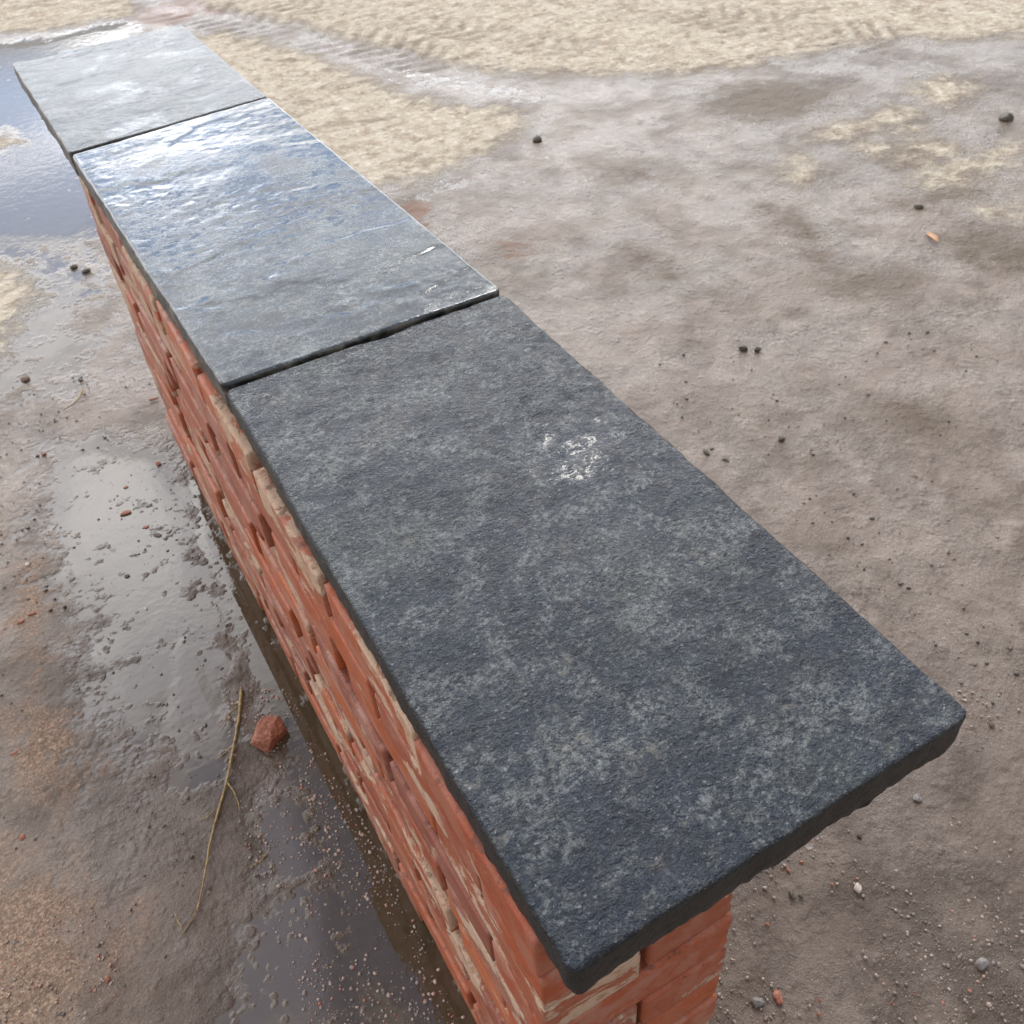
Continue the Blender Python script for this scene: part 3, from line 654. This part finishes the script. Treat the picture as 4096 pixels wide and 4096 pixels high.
CH = [((500, 2049), (0.050, 0.030, 0.014), 'flat orange brick flake on the edge of the pale puddle, largest chip on the ground', 5, 0),
      ((125, 2452), (0.032, 0.014, 0.010), 'thin pink brick sliver beside another chip near the left edge', 6, -15),
      ((82, 2485), (0.030, 0.017, 0.011), 'rough brick crumb just below a thin pink sliver at the left', 7, 25),
      ((612, 1594), (0.048, 0.018, 0.012), 'pale pink brick sliver touching the foot of the wall', 8, -5),
      ((632, 1851), (0.020, 0.026, 0.016), 'small upright orange-brown brick crumb near the wall foot', 9, 10),
      ((172, 1814), (0.024, 0.018, 0.014), 'dark red brick crumb above the pale puddle', 10, 0),
      ((56, 3012), (0.030, 0.018, 0.014), 'red brick crumb alone at the left edge above the dry grit', 11, 12),
      ((88, 3345), (0.018, 0.026, 0.014), 'reddish crumb standing beside two dark pebbles at the left', 12, -20),
      ((428, 3914), (0.014, 0.018, 0.012), 'dark red crumb below the end of the dry stalk', 13, 0),
      ((503, 1946), (0.024, 0.014, 0.009), 'small pink flake between the orange flake and the wall', 14, 5),
      ((583, 2107), (0.030, 0.018, 0.008), 'pinkish flat flake just below and right of the orange flake', 15, 5),
      ((3112, 3985), (0.026, 0.038, 0.018), 'red brick chip with a whitish wet end, right of the wall', 16, -20),
      ((3153, 3478), (0.012, 0.014, 0.010), 'tiny red crumb just below the edge of the near slab', 17, 0),
      ((3070, 3695), (0.013, 0.010, 0.009), 'tiny red crumb right of the brick end of the wall', 18, 0),
      ((3282, 4000), (0.011, 0.010, 0.009), 'tiny red crumb right of the chip with the whitish end', 19, 0),
      ((3276, 4055), (0.012, 0.010, 0.009), 'tiny red crumb at the very bottom of the photo, right of the wall', 20, 0)]
for px, sz, lb, s, a in CH: pebble('brick_chip', px, sz, M_chip, lb, 'brick chip', s, a, 0.3, 'brick chips scattered on the wet ground')
PB = [((97, 1511), (0.055, 0.045, 0.028), M_brown, 'brown clod of earth left of the curved grass blade', 31),
      ((320, 1516), (0.028, 0.024, 0.016), M_dark, 'small dark clod just above the curved grass blade', 32),
      ((293, 1062), (0.050, 0.045, 0.030), M_dark, 'dark lump of earth, left one of the close pair by the wall', 33),
      ((342, 1077), (0.052, 0.046, 0.030), M_dark, 'dark lump of earth, right one of the close pair by the wall', 34),
      ((2151, 547), (0.085, 0.065, 0.050), M_dark, 'dark stone at the tip of the tongue of pale sand', 35),
      ((4028, 456), (0.110, 0.090, 0.070), M_dark, 'large dark stone near the right edge among the pale sand patches', 36),
      ((3677, 820), (0.055, 0.045, 0.035), M_dark, 'dark stone above the orange leaf', 37),
      ((2976, 1386), (0.050, 0.036, 0.028), M_dark, 'dark stone, left one of a close pair on the mud', 38),
      ((3031, 1392), (0.038, 0.030, 0.024), M_dark, 'smaller dark stone, right one of a close pair on the mud', 39),
      ((3128, 1749), (0.036, 0.028, 0.022), M_dark, 'blackish pebble right of two others near the slab edge', 40),
      ((2826, 1806), (0.046, 0.022, 0.018), M_dark, 'long flat dark pebble close to the right edge of the near slab', 41),
      ((2905, 1837), (0.032, 0.030, 0.018), M_dark, 'dark pebble just below the long flat one near the slab edge', 42),
      ((3490, 2072), (0.026, 0.016, 0.014), M_dark, 'small dark pebble alone on the pinkish mud', 43),
      ((3672, 3189), (0.034, 0.026, 0.020), M_grey, 'oval olive-grey pebble right of the slab corner, above the rest', 44),
      ((3433, 3549), (0.030, 0.022, 0.016), M_pale, 'pale orange pebble on the mud below the near slab', 45),
      ((3168, 3578), (0.026, 0.018, 0.016), M_dark, 'dark grey pebble, left of a pair below the near slab', 46),
      ((3206, 3583), (0.018, 0.014, 0.012), M_dark, 'small dark grey pebble, right of a pair below the near slab', 47),
      ((3030, 4003), (0.034, 0.030, 0.026), M_grey, 'round grey pebble left of the red chip with the whitish end', 48),
      ((3932, 3848), (0.042, 0.030, 0.024), M_grey, 'speckled grey pebble near the lower right edge', 49),
      ((3970, 2898), (0.022, 0.016, 0.014), M_brown, 'small brown pebble right of the corner of the near slab', 50),
      ((3440, 3340), (0.018, 0.018, 0.014), M_brown, 'small brown pebble below the middle of the near slab edge', 51),
      ((583, 2432), (0.022, 0.014, 0.008), M_pale, 'white chip of shell-like stone in the middle of the puddle', 52),
      ((107, 2255), (0.016, 0.022, 0.010), M_pale, 'small pale pebble left of the puddle', 53),
      ((158, 3480), (0.013, 0.014, 0.010), M_pale, 'tiny pale pebble on the grit at lower left', 54),
      ((140, 3355), (0.016, 0.014, 0.012), M_dark, 'small dark pebble right of the reddish crumb at lower left', 55),
      ((212, 3350), (0.013, 0.012, 0.010), M_dark, 'round dark pebble second right of the reddish crumb at lower left', 56),
      ((629, 2139), (0.040, 0.022, 0.008), M_dark, 'dark flat stone showing through the puddle below the pink flake', 57),
      ((505, 2302), (0.024, 0.018, 0.012), M_brown, 'brown pebble standing in the puddle above the white chip', 58)]
for px, sz, mt, lb, s in PB: pebble('pebble', px, sz, mt, lb, 'pebble', s, s * 37, 0.22, 'pebbles and clods on the wet ground')
# smaller unnamed dark clods in the far mud: one mass with the rest of the gravel (below)


def stem(name, pts, r0, r1, mat, parent=None, seed=0, nseg=8, wob=0.0012):
    P = np.array(pts, float)
    t = np.linspace(0, len(P) - 1, (len(P) - 1) * 6 + 1); i = np.clip(t.astype(int), 0, len(P) - 2); f = (t - i)[:, None]
    Q = P[i] * (1 - f) + P[i + 1] * f
    if len(P) > 2:
        for _ in range(3): Q[1:-1] = (Q[:-2] + 2 * Q[1:-1] + Q[2:]) / 4
    Q += wob * np.c_[fbm(Q, 60, 2, off=seed), fbm(Q, 60, 2, off=seed + 5), 0 * Q[:, 0]]
    T = np.gradient(Q, axis=0); T /= np.linalg.norm(T, axis=1)[:, None]; A = np.cross(T, (0, 0, 1)); A /= np.linalg.norm(A, axis=1)[:, None]; B = np.cross(T, A)
    n = len(Q); rr = np.linspace(r0, r1, n) * (1 + 0.25 * fbm(Q, 120, 2, off=3)); V = []
    for k in range(nseg):
        a = 2 * math.pi * k / nseg; V.append(Q + (math.cos(a) * A + math.sin(a) * B) * rr[:, None])
    V = np.stack(V, 1).reshape(-1, 3); F = []
    for j in range(n - 1):
        for k in range(nseg): F.append((j * nseg + k, j * nseg + (k + 1) % nseg, (j + 1) * nseg + (k + 1) % nseg, (j + 1) * nseg + k))
    off = np.array(parent.location) if parent else V.mean(0)
    return mesh_np(name, V - off, np.array(F), mat, parent, loc=None if parent else tuple(off))


def gpts(l, z=0.004): return [tuple(gp(u, v, z)) for u, v in l]


a0 = gp(900, 3100, 0)
st = empty('plant_stalk', (a0[0], a0[1], 0)); tag(st, 'long dry brown plant stalk with side twigs, lying on mud left of the wall', 'stalk')
stem('stem', gpts([(966, 2760), (958, 2860), (940, 2960), (905, 3140), (868, 3260), (838, 3380), (822, 3480), (800, 3600), (775, 3670), (725, 3740)], 0.005), 0.0033, 0.0010, M_straw, st, 1)
for k, l in enumerate([[(960, 2815), (925, 2845), (895, 2885), (877, 2910)], [(930, 2985), (895, 3015), (865, 3040)], [(910, 3130), (938, 3170), (955, 3215), (958, 3240)],
                       [(858, 3240), (835, 3262), (812, 3280)], [(795, 3620), (790, 3645), (793, 3640)], [(728, 3708), (712, 3685), (697, 3650)]]):
    stem('twig', gpts(l, 0.006), 0.0016, 0.0007, M_straw, st, k + 4)
tag(stem('grass_blade', gpts([(330, 1560), (318, 1590), (295, 1615), (255, 1640)], 0.006), 0.003, 0.0012, M_straw, None, 11), 'short curved olive grass blade lying on pale mud left of the wall', 'grass blade')
tag(stem('straw', gpts([(1070, 3412), (1040, 3445), (1000, 3470)], 0.003), 0.0014, 0.0007, M_straw, None, 12), 'short straw lying in shallow water right of the dry stalk', 'straw')
tag(stem('straw', gpts([(1062, 3575), (1035, 3610), (1012, 3655)], 0.003), 0.0014, 0.0007, M_grey, None, 13), 'thin grey straw in shallow water below the other straw', 'straw')
# leaf
lp = gp(3728, 950, 0.006); n = 9; V, F = [], []
for j in range(n):
    t = j / (n - 1); w = 0.011 * math.sin(math.pi * min(1, t * 0.92 + 0.06)) ** 0.7
    for s_ in (-1, 0, 1):
        for zz0 in (0,):
            V.append((s_ * w, (t - .5) * 0.075, 0.006 + 0.004 * abs(s_) + 0.003 * math.sin(t * 5)))
for j in range(n - 1):
    for k in (0, 1): q = j * 3 + k; F.append((q, q + 1, q + 4, q + 3))
V = np.array(V); V2 = V - (0, 0, 0.0012); nv = len(V); F = np.array(F)
edge = [(j * 3, (j + 1) * 3) for j in range(n - 1)] + [((j + 1) * 3 + 2, j * 3 + 2) for j in range(n - 1)]
F = np.concatenate([F, F[:, ::-1] + nv, np.array([(a, b_, b_ + nv, a + nv) for a, b_ in edge])])
o = mesh_np('leaf', np.r_[V, V2], F, M_leaf, loc=(lp[0], lp[1], 0.002)); o.rotation_euler = (0, 0, R_(-22)); tag(o, 'small orange-brown dead leaf on the wet mud at upper right', 'leaf')

# drop of water hanging under the near slab
mw = bpy.data.materials.new('water_drop'); mw.use_nodes = True; pb = mw.node_tree.nodes['Principled BSDF']
pb.inputs['Base Color'].default_value = (1, 1, 1, 1); pb.inputs['Roughness'].default_value = 0.0; pb.inputs['IOR'].default_value = 1.33; pb.inputs['Transmission Weight'].default_value = 1.0
V, F = ICO3; V = V * np.array((0.0042, 0.0042, 0.0048)); V[:, 2] += np.clip(V[:, 2], 0, None) * 0.9
dp = onplane_y(3236, 3372, 0.004); tag(mesh_np('water_drop', V, F, mw, loc=tuple(dp)), 'clear drop of water hanging from the lower edge of the near slab', 'water drop')

# fine gravel half sunk in the mud
def gravel(n, region, s0, s1, mat, name, label, seed, dens=None):
    g = np.random.default_rng(seed); pts = []
    poly = G(region); lo, hi = poly.min(0), poly.max(0)
    while len(pts) < n:
        q = g.uniform(lo, hi, (n * 3, 2)); q = q[sdf(q, poly) > 0]
        if dens is not None: q = q[fbm(np.c_[q, q[:, 0] * 0], dens, 3, off=seed) > g.uniform(-0.35, 0.45, len(q))]
        q = q[~((q[:, 0] > -0.01) & (q[:, 0] < 0.23) & (q[:, 1] > 0.03) & (q[:, 1] < 2.2))]
        pts += list(q)
    pts = np.array(pts[:n]); V0, F0 = ICO1; VV, FF = [], []
    for k, q in enumerate(pts):
        s = s0 + (s1 - s0) * g.random() ** 3.2; sc = s * g.uniform(0.6, 1.2, 3) * (1, 1, .7)
        v = V0 * (1 + g.uniform(-.18, .18, (len(V0), 1))) * sc; a = g.uniform(0, 6.28); c_, s_ = math.cos(a), math.sin(a)
        v = np.c_[v[:, 0] * c_ - v[:, 1] * s_, v[:, 0] * s_ + v[:, 1] * c_, v[:, 2]]
        VV.append(v + (q[0], q[1], s * 0.12)); FF.append(F0 + k * len(V0))
    o = mesh_np(name, np.concatenate(VV), np.concatenate(FF), mat); tag(o, label, 'gravel', kind='stuff')


def gravel_mat(name, stops):
    m, N, b, tc = new_mat(name); P = tc.outputs['Object']
    v = N.vor(P, 130, 'F1', out=1); sepc = N.nt.nodes.new('ShaderNodeSeparateColor'); N.lk(v, sepc.inputs[0])
    ramp = N.nt.nodes.new('ShaderNodeValToRGB'); N.lk(sepc.outputs[0], ramp.inputs[0]); cr = ramp.color_ramp
    while len(cr.elements) < len(stops): cr.elements.new(0.5)
    for e, (p_, c) in zip(cr.elements, stops): e.position = p_; e.color = (*c, 1)
    N.lk(ramp.outputs[0], b.inputs['Base Color']); b.inputs['Roughness'].default_value = 0.35; return m


M_gr = gravel_mat('mixed_gravel', [(0, (0.16, 0.13, 0.12)), (0.35, (0.24, 0.20, 0.18)), (0.6, (0.34, 0.27, 0.23)), (0.85, (0.46, 0.36, 0.29)), (0.97, (0.36, 0.12, 0.07))])
M_gd = gravel_mat('dark_gravel', [(0, (0.05, 0.042, 0.035)), (0.5, (0.10, 0.085, 0.07)), (1.0, (0.2, 0.16, 0.13))])
gravel(2700, [(2800, 4300), (2650, 3500), (3200, 3300), (3900, 2700), (4500, 2900), (4600, 4600)], 0.0010, 0.0042, M_gr, 'gravel', 'fine pale gravel half sunk in the mud right of the wall', 1, 3.0)
gravel(420, [(2500, 1500), (3200, 1200), (4500, 1500), (4500, 3000), (3900, 2800)], 0.0015, 0.0055, M_gd, 'gravel', 'sparse dark grit on the mud beyond the slabs', 2, 1.5)
gravel(2200, [(900, 2750), (1150, 2750), (1700, 3700), (1950, 4300), (1300, 4300), (950, 3300)], 0.0010, 0.0042, M_gr, 'gravel', 'fine gravel under shallow brown water along the wall foot', 3, 4.0)
gravel(1100, [(-200, 1500), (700, 1500), (950, 2300), (1000, 3100), (600, 4300), (-300, 4300)], 0.0012, 0.0050, M_gd, 'gravel', 'dark grit scattered over the mud left of the wall', 4, 2.5)
gravel(2200, [(-400, 3350), (150, 3450), (500, 3750), (480, 3950), (200, 4300), (-400, 4300)], 0.0008, 0.0034, M_gr, 'gravel', 'coarse dry grit at the lower left', 5)
print('bricks', count)
